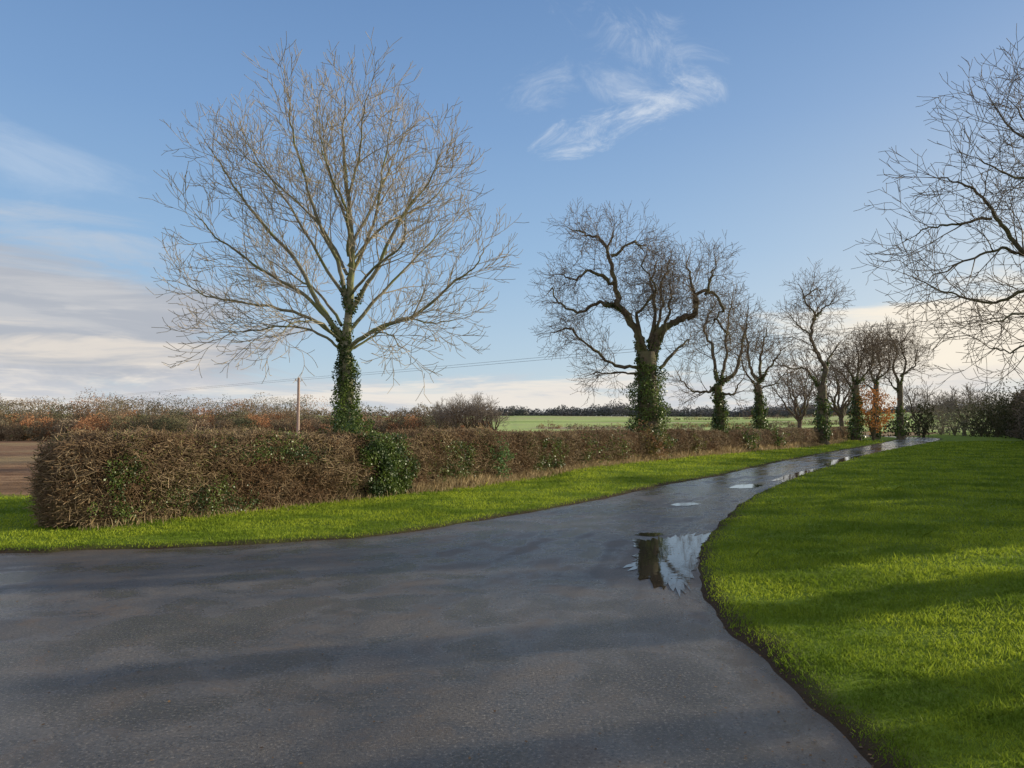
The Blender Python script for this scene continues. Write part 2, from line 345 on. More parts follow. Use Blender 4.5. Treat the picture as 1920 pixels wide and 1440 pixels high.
h_=(.017+.025*rng.random(len(bx_))**1.5)*(1+.7*cl)*(.75+.25*sstep(.1,1.,s_)); h_=np.maximum(h_,.010)*(1+r_*.018)
h_*=np.where(rng.random(len(bx_))<.03,2.,1.)
w_=.0020+.00085*r_
V,Fa=blades(bx_,by_,gz(bx_,by_,s_)-.005,h_,w_,1.3)
o=mesh_obj('grass',V,Fa,M['grass']); tag(o,'short bright green grass on both lane verges','grass',kind='stuff')
T=np.gradient(HC,axis=0); T/=np.linalg.norm(T,axis=1,keepdims=True); PR=np.stack([T[:,1],-T[:,0]],1)
nd=24000; wgt=1/np.maximum(np.linalg.norm(HC,axis=1),10)**1.3; wgt[HC[:,1]<16.8]*=.14; wgt[HC[:,1]>70]=0; wgt/=wgt.sum()
k=rng.choice(len(HC),nd,p=wgt)
off=np.abs(rng.normal(size=nd))*.28-.15; dp=HC[k]+PR[k]*off[:,None]+rng.normal(size=(nd,2))*.08
hh_=rng.uniform(.08,.46,nd)*np.exp(-np.maximum(off,0)*1.6)*(.8+.5*lumps(dp[:,0],dp[:,1],1.2,4)); hh_=np.maximum(hh_,.05); hh_[dp[:,1]<16.8]*=.5
V,Fa=blades(dp[:,0],dp[:,1],gz(dp[:,0],dp[:,1])-.01,hh_,.0035+.00055*np.linalg.norm(dp,axis=1),.6)
o=mesh_obj('dry_grass',V,Fa,M['drygrass']); tag(o,'tall straw coloured dry grass along the foot of the hedge','dry grass',kind='stuff')
nl=12000; lx=rng.uniform(-9,6,nl*3); ly=np.exp(rng.uniform(math.log(2.5),math.log(22),nl*3)); s_=sdroad(lx,ly); ok=(s_<.04)&(rng.random(nl*3)<np.exp(s_*2.5)*.95+.05*(lx<0)+.035)
lx,ly,s_=lx[ok],ly[ok],s_[ok]
V,Fa=leaves(np.stack([lx,ly,hgt(lx,ly)+.008+np.maximum(s_,0)*.3],1),rng.uniform(.005,.024,len(lx)),nrm=np.array([[0,0,6.]]),spread=1)
V[:,2]=np.maximum(V[:,2],.003)
o=mesh_obj('fallen_leaves',V,Fa,M['deadleaf']); tag(o,'scattered brown dead leaves and grit on the wet lane','fallen leaves',kind='stuff')
# ------------------------------------------------------------------ hedges
def hedge(P,width,hfun,label,ntw,nlf,mt,ml,tl,ls,tr,skew=1.2,core_in=.16,name='hedge',coreh=1.):
    P=np.asarray(P); T=np.gradient(P,axis=0); T/=np.linalg.norm(T,axis=1,keepdims=True); LP=np.stack([-T[:,1],T[:,0]],1)
    base=(P[0,0],P[0,1],float(hgt(P[0,0],P[0,1])))
    root=thing(name,label,'hedge',base)
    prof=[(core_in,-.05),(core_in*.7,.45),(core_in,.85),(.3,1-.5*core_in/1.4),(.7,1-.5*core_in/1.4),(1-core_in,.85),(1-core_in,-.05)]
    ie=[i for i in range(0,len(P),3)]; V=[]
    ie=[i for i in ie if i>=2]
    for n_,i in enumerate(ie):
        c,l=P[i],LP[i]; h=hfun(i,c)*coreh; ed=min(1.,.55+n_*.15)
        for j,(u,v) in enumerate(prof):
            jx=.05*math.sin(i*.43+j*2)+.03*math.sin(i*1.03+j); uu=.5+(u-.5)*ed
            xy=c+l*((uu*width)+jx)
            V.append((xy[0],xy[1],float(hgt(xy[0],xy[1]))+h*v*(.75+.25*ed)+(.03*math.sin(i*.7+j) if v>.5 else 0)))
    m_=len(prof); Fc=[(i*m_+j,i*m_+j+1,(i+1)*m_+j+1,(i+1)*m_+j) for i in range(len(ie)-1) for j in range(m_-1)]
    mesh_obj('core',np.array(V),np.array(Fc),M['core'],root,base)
    D=np.linalg.norm(P,axis=1); w=1/np.maximum(D,8)**skew; w/=w.sum(); HH=np.array([hfun(i,P[i]) for i in range(len(P))])
    stp=np.linalg.norm(P[1]-P[0])
    def samp(n):
        k=rng.choice(len(P),n,p=w); face=rng.random(n); u=np.empty(n); v=np.empty(n); h=HH[k]
        fr=face<.62; tp=(face>=.62)&(face<.86); bk=face>=.86
        u[fr]=np.abs(rng.normal(size=fr.sum()))*.11; v[fr]=rng.random(fr.sum())
        u[tp]=rng.random(tp.sum()); v[tp]=1-np.abs(rng.normal(size=tp.sum()))*.05
        u[bk]=1-np.abs(rng.normal(size=bk.sum()))*.1; v[bk]=rng.random(bk.sum())
        e=rng.random(n)<.05; k[e]=(rng.random(e.sum())**2*3).astype(int); u[e]=rng.random(e.sum()); v[e]=rng.random(e.sum())
        dist=k*stp; ed=np.clip(dist/.5,0,1)**.5; u=.5+(u-.5)*(.6+.4*ed); v=v*(.93+.07*ed)
        xy=P[k]+LP[k]*(u*width)[:,None]+T[k]*(rng.uniform(-.5,.5,n)*stp)[:,None]
        bul=(.12*lumps(xy[:,0]*1.0+v*2,xy[:,1]-v*1.5,2.2,21)+.07*np.sin(v*5-1))*(u<.5)
        rnd_=.12*np.maximum(0,v-.86)/.14*(1-2*u)
        xy=xy-LP[k]*(bul-rnd_)[:,None]; xy[e]-=T[k[e]]*(.2*rng.random(e.sum())+.12*np.sin(v[e]*3))[:,None]
        z=hgt(xy[:,0],xy[:,1])+np.maximum(v*h*(1+.05*lumps(xy[:,0],xy[:,1],2.5,8)+.05*lumps(xy[:,0],xy[:,1],7,18)),.02)
        return np.column_stack([xy,z]),k,u,v
    C,k,u,v=samp(ntw); Dk=np.linalg.norm(C[:,:2],axis=1); n=len(C)
    d=rng.normal(size=(n,3))*np.array([1,1,.75]); d[:,:2]+=T[k]*rng.normal(size=(n,1))*1.0; d[:,2]+=.25
    d/=np.linalg.norm(d,axis=1,keepdims=True); Ln=rng.uniform(.3,1.3,(n,1))*tl
    Ln=Ln*np.where(v[:,None]>.9,.8,1)
    bend=rng.normal(size=(n,3))*.2; r0=(tr*(1+Dk*.02)*rng.uniform(.4,1.7,n))[:,None]
    A1=C-d*Ln*.5; B1=C+bend*Ln*.5; C1=C+d*Ln*.5
    C1[:,2]=np.maximum(C1[:,2],.03+hgt(C1[:,0],C1[:,1]))
    V,Fc=seg_mesh(np.vstack([np.hstack([A1,B1,r0*1.2,r0]),np.hstack([B1,C1,r0,r0*.5])]))
    mesh_obj('twigs',V,Fc,mt,root,base)
    C,k,u,v=samp(nlf); Dk=np.linalg.norm(C[:,:2],axis=1)
    cl_=lumps(C[:,0]*1.2+C[:,2],C[:,1]-C[:,2]*1.3,2.6,31)+.35*rng.normal(size=nlf)>-.1; C,k,u,v,Dk=C[cl_],k[cl_],u[cl_],v[cl_],Dk[cl_]
    nrm=np.column_stack([-LP[k]*(u<.5)[:,None],(v>.9)*1.0])
    V,Fc=leaves(C+rng.normal(size=C.shape)*.045,ls*(1+Dk*.018),nrm=nrm*.6)
    mesh_obj('leaves',V,Fc,ml,root,base)
    return root
def hfL(i,c):
    d=math.hypot(*c); return 1.39-.15*float(sstep(12,40,d))+.035*math.sin(i*.11)+.03*math.sin(i*.37)+.025*math.sin(i*.9)
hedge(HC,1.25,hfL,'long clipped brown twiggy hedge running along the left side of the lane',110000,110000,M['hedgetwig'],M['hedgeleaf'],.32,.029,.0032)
HR=resample(catmull([(15,13.4),(18.5,18.5),(25.5,29),(34.5,43),(41.5,55),(51,71),(65,93),(84,122),(100,150)],10),.4)
def hfR(i,c):
    d=math.hypot(*c); return 2.4+1.2*float(sstep(20,34,d))+.8*float(sstep(34,60,d))+.35*math.sin(i*.21)+.25*math.sin(i*.53+1)+.15*math.sin(i*1.3)
hedge(HR,2.4,hfR,'tall dark overgrown hedge at the right edge beside the wide verge',16000,60000,M['oaktwig'],M['darkleaf'],1.3,.085,.009,skew=.5,core_in=.25,name='tall_hedge',coreh=.75)
# ------------------------------------------------------------------ trees
UP=Vector((0,0,1))
def rv(): return Vector((random.gauss(0,1),random.gauss(0,1),random.gauss(0,1)))
def child_dir(d,ang,azm):
    a=d.cross(UP if abs(d.z)<.95 else Vector((1,0,0))).normalized(); b=d.cross(a)
    return (d*math.cos(ang)+(a*math.cos(azm)+b*math.sin(azm))*math.sin(ang)).normalized()
def grow(out,p,d,L,r,lev,P):
    st=max(2,int(L/P['step'][lev]+.5)); nodes=[]; dl=L/st; rc=r
    for i in range(st):
        d=(d+rv()*P['wig'][lev]+UP*P['up'][lev]*dl).normalized(); qn=p+d*dl; rn=max(r*(1-.75*(i+1)/st),P['rmin'])
        out.append((p.x,p.y,p.z,qn.x,qn.y,qn.z,rc,rn)); p=qn; rc=rn; nodes.append((p.copy(),d.copy(),rn))
    if lev+1<len(P['len']):
        n=max(1,int(P['n'][lev]*L/P['len'][lev]+random.random())); azm=random.random()*6.28
        for k in range(n):
            t=.18+.8*(k+random.random())/n; nd=nodes[min(st-1,int(t*st))]; azm+=2.4
            Lc=P['len'][lev+1]*random.uniform(.55,1.25)*(1.15-.55*t)
            grow(out,nd[0],child_dir(nd[1],P['ang'][lev]*random.uniform(.7,1.3),azm),Lc,max(nd[2]*.7,P['rmin']),lev+1,P)
def limb_children(out,C,rad,P,dens,t0=.22):
    d=np.r_[0,np.cumsum(np.linalg.norm(np.diff(C,axis=0),axis=1))]; L=d[-1]; n=int(dens*L)+1; azm=random.random()*6.28
    for k in range(n):
        t=t0+(1-t0)*(k+random.random())/n; i=min(len(C)-2,int(np.searchsorted(d,t*L))); i=max(i,1)
        p=Vector(C[i]); dd=Vector(C[min(i+1,len(C)-1)]-C[i-1]).normalized(); azm+=2.4
        Lc=P['len'][0]*random.uniform(.55,1.2)*(1.2-P.get('tap',.75)*t)
        grow(out,p,child_dir(dd,P['ang'][0]*random.uniform(.75,1.25),azm),Lc,max(min(rad[i]*.6,Lc*P.get('rk',.016)),P['rmin']),0,P)
    grow(out,Vector(C[-1]),Vector(C[-1]-C[-2]).normalized(),P['len'][0]*.4,max(rad[-1],P['rmin']),0,P)
def tree(name,label,base,trunk,tr0,tr1,limbs,P,mb,mtw,ivy=None,dens=3.,wob=.03,group=None,lump=.05,kink=0.):
    root=thing(name,label,'tree',base,group)
    C=catmull(trunk,6); rad=np.linspace(tr0,tr1,len(C)); rad[0]*=1.35; rad[1]*=1.15
    V,Fc=tube_poly(C,rad,12,.06); mesh_obj('trunk',V,Fc,mb,root,base,smooth=True)
    out=[]; cls=[]
    for pts,r0,r1 in limbs:
        pts=np.array(pts,float); pts[1:-1]+=rng.normal(size=(len(pts)-2,3))*wob
        Cl=catmull(pts,7)
        if kink: 
            kn=rng.normal(size=(len(Cl),3)); kn=(kn+np.roll(kn,1,axis=0))*.7; kn[0]=0; Cl=Cl+kn*kink
        rl=r1+(r0-r1)*np.linspace(1,0,len(Cl))**1.1
        V,Fc=tube_poly(Cl,rl,8,lump); mesh_obj('limb',V,Fc,mb,root,base,smooth=True); cls.append((Cl,r0))
        limb_children(out,Cl,rl,P,dens)
    S=np.array(out); thick=S[:,6]>.012
    parts=[]
    if thick.any(): parts.append(seg_mesh(S[thick],5))
    parts.append(seg_mesh(S[~thick],3))
    V,Fc=cat_(parts); mesh_obj('crown',V,Fc,mtw,root,base)
    if ivy:
        z0,z1,rb,rt,n,size=ivy
        zz=rng.uniform(0,1,n)**1.05; z=z0+(z1-z0)*zz; an=rng.random(n)*6.283
        cx=np.interp(z,C[:,2],C[:,0]); cy=np.interp(z,C[:,2],C[:,1])
        sd_=base[0]
        Rr=(rb+(rt-rb)*zz)*(1+.18*np.sin(an*3+z*2.3+sd_)+.14*np.sin(an*5-z*4.1)+.18*np.sin(z*4+an+sd_)+.14*np.sin(z*9+an*2))*rng.uniform(.5,1.12,n)
        topf=1-.45*sstep(.7,1,zz); Rr*=topf
        Cc=np.column_stack([cx+np.cos(an)*Rr,cy+np.sin(an)*Rr,z]); nr_=np.column_stack([np.cos(an),np.sin(an),np.full(n,.3)])
        for Cl,r0 in sorted(cls,key=lambda c:-c[1])[:4]:
            m_=n//26; d=np.r_[0,np.cumsum(np.linalg.norm(np.diff(Cl,axis=0),axis=1))]; tt=rng.uniform(0,1,m_)**1.8*min(.8,rb*1.5)
            pp=np.stack([np.interp(tt,d,Cl[:,k]) for k in range(3)],1); u=rng.normal(size=(m_,3)); u/=np.linalg.norm(u,axis=1,keepdims=True)
            Cc=np.vstack([Cc,pp+u*(r0*1.1+.05*rng.random((m_,1)))]); nr_=np.vstack([nr_,u])
        V,Fc=leaves(Cc,size,nrm=nr_*.9,aspect=.85,droop=.8)
        mesh_obj('ivy',V,Fc,M['ivy'],root,base)
    return root
def tp(pts,Y,dy=0.):
    n=len(pts); return [at(x,y,Y+dy*(i/(n-1))**1.2) for i,(x,y) in enumerate(pts)]
PA=dict(len=[1.3,.75,.38],n=[6.4,4.4],ang=[.58,.62,.58],wig=[.08,.11,.12],up=[.16,.42,1.3],step=[.22,.15,.12],rmin=.0056,tap=.6,rk=.0118)
Y1=17.3; b1=at(655,930,Y1); b1=(b1[0],b1[1],-.02)
lim1=[([(647,650),(651,560),(654,450),(650,350),(645,260),(648,190)],0,.11),
([(651,575),(626,500),(598,420),(568,325),(548,235),(542,180)],-1.2,.060),
([(646,640),(606,570),(546,488),(478,395),(418,318),(388,270)],.8,.072),
([(638,625),(572,560),(495,512),(418,455),(368,402)],-1.3,.054),
([(646,648),(588,602),(520,580),(442,563),(382,550),(345,525)],.4,.048),
([(644,655),(590,626),(530,614),(465,618),(415,622)],-1.0,.034),
([(652,525),(682,455),(710,375),(728,290),(735,215)],1.2,.053),
([(655,590),(704,500),(758,408),(802,335),(826,290)],-.9,.060),
([(653,620),(712,545),(785,475),(840,418)],1.2,.05),
([(648,655),(704,612),(775,580),(845,540),(890,498),(908,468)],-.3,.058),
([(650,658),(700,625),(757,602),(810,598),(848,600)],1.0,.032),
([(650,560),(598,472),(538,382),(482,295),(455,245)],2.2,.044),
([(654,480),(644,400),(620,330),(602,275)],-2.2,.042),
([(653,560),(692,505),(742,455),(762,410)],-2.6,.042),
([(640,610),(590,548),(535,508),(490,478)],2.6,.04),
([(654,470),(690,398),(732,320),(756,255)],2.,.042),
([(652,420),(622,340),(598,260),(594,200)],1.4,.038),
([(651,370),(672,295),(684,230),(690,175)],-1.,.034),
([(651,515),(603,430),(512,335),(455,290)],.5,.04),
([(653,500),(722,422),(795,378),(848,332)],.6,.04),
([(646,645),(600,604),(562,602),(525,628)],-2.0,.026),
([(650,655),(690,630),(728,635),(750,650)],-1.8,.026)]
lim1=[(tp(p_,Y1,dy),r0,.010) for p_,dy,r0 in lim1]
tree('ash_tree','tall bare ash tree with broad fan crown standing at the near hedge',b1,[b1]+[at(x,y,Y1) for x,y in ((655,860),(652,780),(648,700),(647,640))],.20,.13,lim1,PA,M['ashbark'],M['ashtwig'],ivy=(.5,3.6,.39,.20,9000,.052),dens=3.5,wob=.05,kink=.014)
PB=dict(len=[1.5,.85,.42],n=[8,5],ang=[.8,.7,.6],wig=[.15,.16,.15],up=[.12,.15,.3],step=[.2,.16,.14],rmin=.0064,tap=.75,rk=.012)
Y2=31.5; b2_=(at(1215,860,Y2)[0],Y2,0.)
lim2=[([(1205,672),(1188,620),(1163,580),(1150,530),(1143,480),(1152,440)],0,.21),
([(1163,580),(1120,568),(1085,580),(1050,560),(1035,540)],.8,.09),
([(1150,530),(1110,512),(1070,522),(1055,512)],-1,.08),
([(1148,505),(1122,455),(1095,435),(1075,430)],.8,.08),
([(1146,480),(1185,450),(1205,465)],-.8,.07),
([(1224,672),(1238,625),(1272,603),(1302,580),(1312,553),(1332,550),(1346,578),(1338,600)],0,.19),
([(1302,578),(1292,525),(1288,495)],.8,.08),([(1322,553),(1336,520),(1338,500)],-.6,.07),
([(1340,600),(1355,615),(1370,640)],.3,.05),
([(1216,670),(1226,600),(1220,545),(1228,500)],1.6,.11),
([(1216,670),(1200,600),(1220,540),(1200,490)],-1.8,.09),
([(1220,665),(1245,590),(1235,530),(1255,490)],.6,.08),
([(1195,690),(1150,682),(1108,650),(1065,612),(1042,622)],-.6,.08),
([(1238,690),(1275,655),(1295,640)],.8,.08),
([(1195,700),(1150,700),(1115,700)],.9,.05),
([(1240,640),(1250,580),(1260,540)],-1.3,.07)]
lim2=[(tp(p_,Y2,dy),r0,.026) for p_,dy,r0 in lim2]
tree('pollard_tree','gnarled old tree with thick crooked limbs over a fat ivy clad trunk',b2_,[b2_]+[at(x,y,Y2) for x,y in ((1216,780),(1214,720),(1212,660))],.48,.38,lim2,PB,M['oakbark'],M['oaktwig'],ivy=(.6,4.4,.74,.64,11000,.08),dens=5.3,wob=.09,lump=.14,kink=.05)
def small(label,Y,base,trunk,tr,limbs,ivy,rm,L=1.5,mb=None,mt=None,dens=4.4,nm='bare_tree',ns=(7,4)):
    P=dict(len=[L,L*.5,L*.26],n=list(ns),ang=[.8,.7,.6],wig=[.14,.15,.14],up=[.08,.15,.3],step=[.3,.22,.2],rmin=rm)
    bx=at(base,800,Y)[0]; b_=(bx,Y,float(hgt(bx,Y)))
    lm=[(tp(p_,Y,dy),r0*.85,.03) for p_,dy,r0 in limbs]
    return tree(nm,label,b_,[b_]+[at(x,y,Y) for x,y in trunk],tr,tr*.8,lm,P,mb or M['oakbark'],mt or M['oaktwig'],ivy=ivy,dens=dens,wob=.07,lump=.12,kink=.05)
small('slender ivy trunked tree just right of the gnarled old tree',39,1350,[(1350,770),(1346,722)],.25,[([(1346,725),(1325,742),(1295,728),(1275,708)],0,.10),([(1346,715),(1332,650),(1322,610),(1338,575)],.8,.12),([(1352,722),(1382,690),(1390,640),(1400,590)],-.5,.14),([(1352,715),(1360,650),(1364,600),(1375,560)],1,.10),([(1348,735),(1370,735),(1385,720)],-1,.08)],(.6,3.7,.42,.30,3200,.10),.008,L=1.7)
small('low forked tree with ivy trunk, second right of the gnarled tree',45,1425,[(1424,765),(1421,722)],.25,[([(1421,722),(1406,670),(1400,630),(1388,612)],0,.12),([(1424,715),(1430,655),(1438,620)],.6,.12),([(1427,715),(1450,682),(1466,655)],-.5,.10),([(1418,735),(1400,700),(1385,670)],-.8,.08),([(1427,730),(1455,712),(1475,700)],.8,.06)],(.5,3.7,.46,.32,2800,.11),.009,L=1.7)
small('tall S-shaped bare tree in the middle of the lane tree row',54,1542,[(1542,770),(1541,722)],.38,[([(1541,725),(1546,685),(1530,652),(1519,622),(1526,592),(1508,562),(1503,540)],0,.22),([(1533,722),(1511,692),(1482,692),(1458,682)],.6,.11),([(1525,600),(1548,575),(1562,565)],-.8,.09),([(1543,695),(1564,655),(1575,640)],.5,.11),([(1521,625),(1495,610),(1480,590)],.8,.08),([(1505,560),(1525,540),(1540,550)],.8,.07)],(.4,3.9,.56,.40,2400,.14),.0105,L=2.)
small('wide ivy clad tree right of the S-shaped tree',68,1605,[(1605,765),(1605,722)],.36,[([(1605,722),(1590,692),(1572,672)],0,.15),([(1605,722),(1610,680),(1604,650)],.8,.14),([(1608,718),(1630,692),(1638,660)],-.5,.15),([(1603,735),(1580,705),(1560,690)],-.8,.1),([(1607,710),(1620,665),(1625,640)],1.,.1)],(.3,4.4,.7,.5,1800,.17),.0125,L=2.3)
small('tall upright bare tree behind the russet tree',82,1688,[(1688,765),(1687,722)],.36,[([(1687,722),(1675,690),(1682,655),(1665,625)],0,.20),([(1687,722),(1698,680),(1690,650),(1702,625)],.8,.17),([(1689,705),(1712,685),(1720,655)],-.5,.14),([(1685,735),(1665,712),(1650,700)],-.8,.12)],(.3,4.0,.6,.4,1100,.2),.014,L=2.6)
small('bare tree with curved limbs left of the russet tree',75,1642,[(1642,765),(1643,722)],.32,[([(1643,722),(1632,695),(1638,660),(1625,632)],0,.17),([(1643,722),(1652,690),(1645,655),(1656,628)],.8,.14),([(1645,712),(1664,692),(1668,660)],-.5,.12),([(1641,735),(1622,715),(1612,700)],.5,.1)],(.3,3.8,.55,.4,1000,.2),.013,L=2.4)
PR_=dict(len=[1.3,.64,.3],n=[7,4.5],ang=[.74,.68,.62],wig=[.11,.13,.14],up=[.12,.28,.8],step=[.18,.13,.11],rmin=.0041,tap=.75,rk=.0115)
YA=12.; bA=(10.7,12.,.1)
def rt(pts,dy,r0): return (tp(pts,YA,dy),r0,.009)
limA=[rt([(2195,560),(2110,520),(2010,500),(1925,480),(1875,430),(1845,385),(1805,350),(1755,332)],-.4,.07),
rt([(1925,480),(1880,475),(1800,500),(1750,518)],-.4,.028),
rt([(2010,500),(1930,545),(1850,560),(1780,548),(1715,522)],.6,.036),
rt([(2195,600),(2090,600),(1990,590),(1910,590),(1850,610)],-.5,.045),
rt([(2190,520),(2100,420),(2010,330),(1950,255),(1905,200)],.4,.06),
rt([(2050,370),(1970,340),(1900,330),(1840,302)],-1.0,.036),
rt([(2010,330),(1970,240),(1945,185)],1.,.033),
rt([(1960,270),(1900,250),(1860,190)],.4,.025),
rt([(1860,410),(1800,420),(1745,430),(1715,440)],.5,.024),
rt([(2200,450),(2160,280),(2150,120),(2140,0)],0,.10),
rt([(2200,480),(2280,300),(2380,150),(2450,0)],1,.13),
rt([(2200,560),(2320,480),(2450,430)],-1,.12),
rt([(2150,250),(2090,150),(2050,90)],-1.5,.055),
rt([(2200,500),(2180,350),(2150,200)],-3.5,.1),
rt([(2200,520),(2230,380),(2250,200)],3.5,.1),
rt([(2000,595),(1950,640),(1890,660),(1850,650)],.6,.022)]
srcA=tree('overhanging_tree','bare tree reaching branches in from beyond the right edge of view',bA,[bA]+[at(x,y,YA) for x,y in ((2195,800),(2198,680),(2195,560),(2200,470))],.26,.17,limA,PR_,M['oakbark'],M['oaktwig'],dens=4.4,wob=.03,kink=.015)
def dup(root,loc,rz,label,sc=(1.,1.,1.),group=None):
    r2=root.copy(); COL.objects.link(r2); r2.location=loc; r2.rotation_euler=(0,0,rz); r2.scale=sc; r2['label']=label
    if group: r2['group']=group
    for ch in list(root.children):
        c=ch.copy(); COL.objects.link(c); c.parent=r2
    return r2
dup(srcA,(17.5,8.5,.1),2.2,'bare roadside tree out of view right of the verge')
def generic(label,seed,mt,H=9.,nm='bare_tree',rm=.03,wid=1.):
    random.seed(seed); P=dict(len=[2.6,1.3,.7],n=[5,3.],ang=[.7*wid,.65,.6],wig=[.13,.15,.16],up=[.10,.12,.2],step=[.6,.45,.35],rmin=rm)
    lm=[]
    for k in range(7):
        a=k*2.4; e=random.uniform(.25,.75)*wid; hk=random.uniform(.6,1.1); pts=[(0,0,H*.2)]
        for j in range(1,4):
            pts.append((math.cos(a)*e*H*.16*j+random.uniform(-.3,.3),math.sin(a)*e*H*.16*j+random.uniform(-.3,.3),H*.2+H*.2*j*(1-.25*e)*hk))
        lm.append((pts,.15,.05))
    return tree(nm,label,(0,0,0),[(0,0,-.3),(0.05,0,H*.12),(0,0.05,H*.22)],.28,.2,lm,P,M['oakbark'],mt,dens=2.0,wob=.12,kink=.05)
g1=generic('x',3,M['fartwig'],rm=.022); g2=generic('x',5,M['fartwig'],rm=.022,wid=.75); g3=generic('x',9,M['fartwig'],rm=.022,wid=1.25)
gs=[g1,g2,g3]; first=[True]*3
def place(gi,px,Y,topy,label,group,rz,wx=1.):
    x=at(px,795,Y)[0]; z=float(hgt(x,Y)); h=at(px,topy,Y)[2]-z; sc=h/8.6
    if first[gi]:
        o=gs[gi]; first[gi]=False; o.location=(x,Y,z-.1); o.rotation_euler=(0,0,rz); o.scale=(sc*wx,sc*wx,sc); o['label']=label
        if group: o['group']=group
    else:
        o=dup(gs[gi],(x,Y,z-.1),rz,label,(sc*wx,sc*wx,sc),group)
        if not group and 'group' in o: del o['group']
    return o
names=['first','second','third','fourth','fifth','sixth','seventh','eighth','ninth']
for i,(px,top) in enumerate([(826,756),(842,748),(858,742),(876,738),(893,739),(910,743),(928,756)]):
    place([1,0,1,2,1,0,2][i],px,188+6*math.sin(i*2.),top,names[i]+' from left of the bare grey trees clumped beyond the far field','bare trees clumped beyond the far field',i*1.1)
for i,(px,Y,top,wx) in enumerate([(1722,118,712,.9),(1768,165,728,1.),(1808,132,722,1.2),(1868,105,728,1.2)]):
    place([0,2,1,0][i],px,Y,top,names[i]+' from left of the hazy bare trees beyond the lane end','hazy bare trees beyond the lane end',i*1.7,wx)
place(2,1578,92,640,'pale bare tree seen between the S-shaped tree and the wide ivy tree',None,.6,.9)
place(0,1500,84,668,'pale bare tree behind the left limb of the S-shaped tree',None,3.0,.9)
def clump(name,label,cat,base,rx,ry,h,n,size,ml,z0=0.,shape=1.,stem=True,lump=.22,ns=9):
    root=thing(name,label,cat,base)
    u=rng.normal(size=(n,3)); u/=np.linalg.norm(u,axis=1,keepdims=True); th=np.arctan2(u[:,1],u[:,0]); ph=u[:,2]
    rad_=rng.uniform(.45,1,n)**.45*(1+lump*np.sin(th*3+ph*4+base[0])+lump*.7*np.sin(th*5-ph*6)+lump*.5*np.sin(ph*9+th*2))
    C=np.column_stack([u[:,0]*rx*rad_,u[:,1]*ry*rad_,z0+(h-z0)*.5+u[:,2]*(h-z0)*.5*rad_*shape]); C[:,2]=np.maximum(C[:,2],.02); C+=np.array(base)
    V,Fc=leaves(C,size,nrm=u*.6,aspect=.8); mesh_obj('foliage',V,Fc,ml,root,base)
    if stem:
        S=[]
        for k in range(ns):
            a=k*.7; S.append((base[0],base[1],base[2]-.05,base[0]+math.cos(a)*rx*.5,base[1]+math.sin(a)*ry*.5,base[2]+h*.8,.02+.008*h,.008))
        V,Fc=seg_mesh(S,5); mesh_obj('stems',V,Fc,M['oakbark'],root,base)
    return root
def hp(px):
    i=int(np.argmin(np.abs(HC[:,0]/HC[:,1]-(px-960)/F))); return HC[i],T[i]
def spread(name,label,px0,px1,z0,z1,n,size,ml,out=.12,seed=1,sparse=0.):
    i0=int(np.argmin(np.abs(HC[:,0]/HC[:,1]-(px0-960)/F))); i1=int(np.argmin(np.abs(HC[:,0]/HC[:,1]-(px1-960)/F)))
    kf=rng.uniform(i0,max(i1,i0+2),n*3); k=kf.astype(int); s=(kf-i0)/(i1-i0); z=rng.uniform(z0,z1,n*3)
    al=kf*.15
    dens=np.sin(np.pi*np.clip(s,0,1))**.8*1.25+(np.sin(al*3.1+z*2+seed)+np.sin(al*7.3-z*6+seed*2)+np.sin(al*1.7+z*9+seed*3)+np.sin(al*13+z*5))*.22-.3-sparse-.5*np.abs((z-(z0+z1)/2)/(z1-z0)*2)**3
    ok=rng.random(n*3)<dens; kf,k,s,z=kf[ok],k[ok],s[ok],z[ok]; LPk=np.stack([-T[k,1],T[k,0]],1)
    topb=sstep(1.05,1.35,z); bl=.10*lumps(kf*.15,z*1.5,4.,seed)
    xy=HC[k]+T[k]*((kf-k)*.15)[:,None]-LPk*((out*np.sqrt(np.clip(np.sin(np.pi*s),0,1))*(.75-.35*(z/1.3)**2)+bl)*rng.uniform(.2,1.,len(k))-topb*rng.random(len(k))*.6)[:,None]
    C=np.column_stack([xy,z+hgt(xy[:,0],xy[:,1])])+rng.normal(size=(len(k),3))*.03; C[:,2]=np.maximum(C[:,2],.02); b_=(float(HC[(i0+i1)//2,0]),float(HC[(i0+i1)//2,1]),0.)
    root=thing(name,label,'ivy',b_); V,Fc=leaves(C,size,nrm=np.column_stack([-LPk,np.full(len(k),.3)]),aspect=.85,droop=.5)
    mesh_obj('foliage',V,Fc,ml,root,b_)
spread('ivy_growth','dark green ivy mass spilling over the hedge at the ash tree foot',655,790,.0,1.38,6500,.048,M['ivy'],out=.36,seed=5,sparse=.05)
c,_=hp(700); clump('ivy_bush','ivy tangle on the hedge top below the ash trunk','bush',(c[0]-.5,c[1]+.3,.35),.65,.5,1.35,5500,.048,M['ivy'],stem=False,lump=.3)
spread('ivy_growth','thin ivy spreading over the top of the near hedge',380,640,.85,1.46,2000,.036,M['ivy'],out=.14,seed=6,sparse=.25)
spread('ivy_growth','low ivy creeping along the near hedge foot',230,540,.0,.7,1800,.032,M['ivy'],out=.14,seed=7,sparse=.3)
spread('ivy_growth','dark leafy growth on the rounded near end of the hedge',90,300,.0,1.4,2600,.032,M['ivy'],out=.14,seed=8,sparse=.32)
spread('ivy_growth','ivy strands on the hedge between the ash and the bluish shrub',790,910,.1,1.2,1500,.043,M['ivy'],out=.16,seed=9,sparse=.2)
spread('ivy_growth','ivy strands on the hedge right of the bluish shrub',975,1070,.1,1.2,1600,.052,M['ivy'],out=.16,seed=10,sparse=.15)
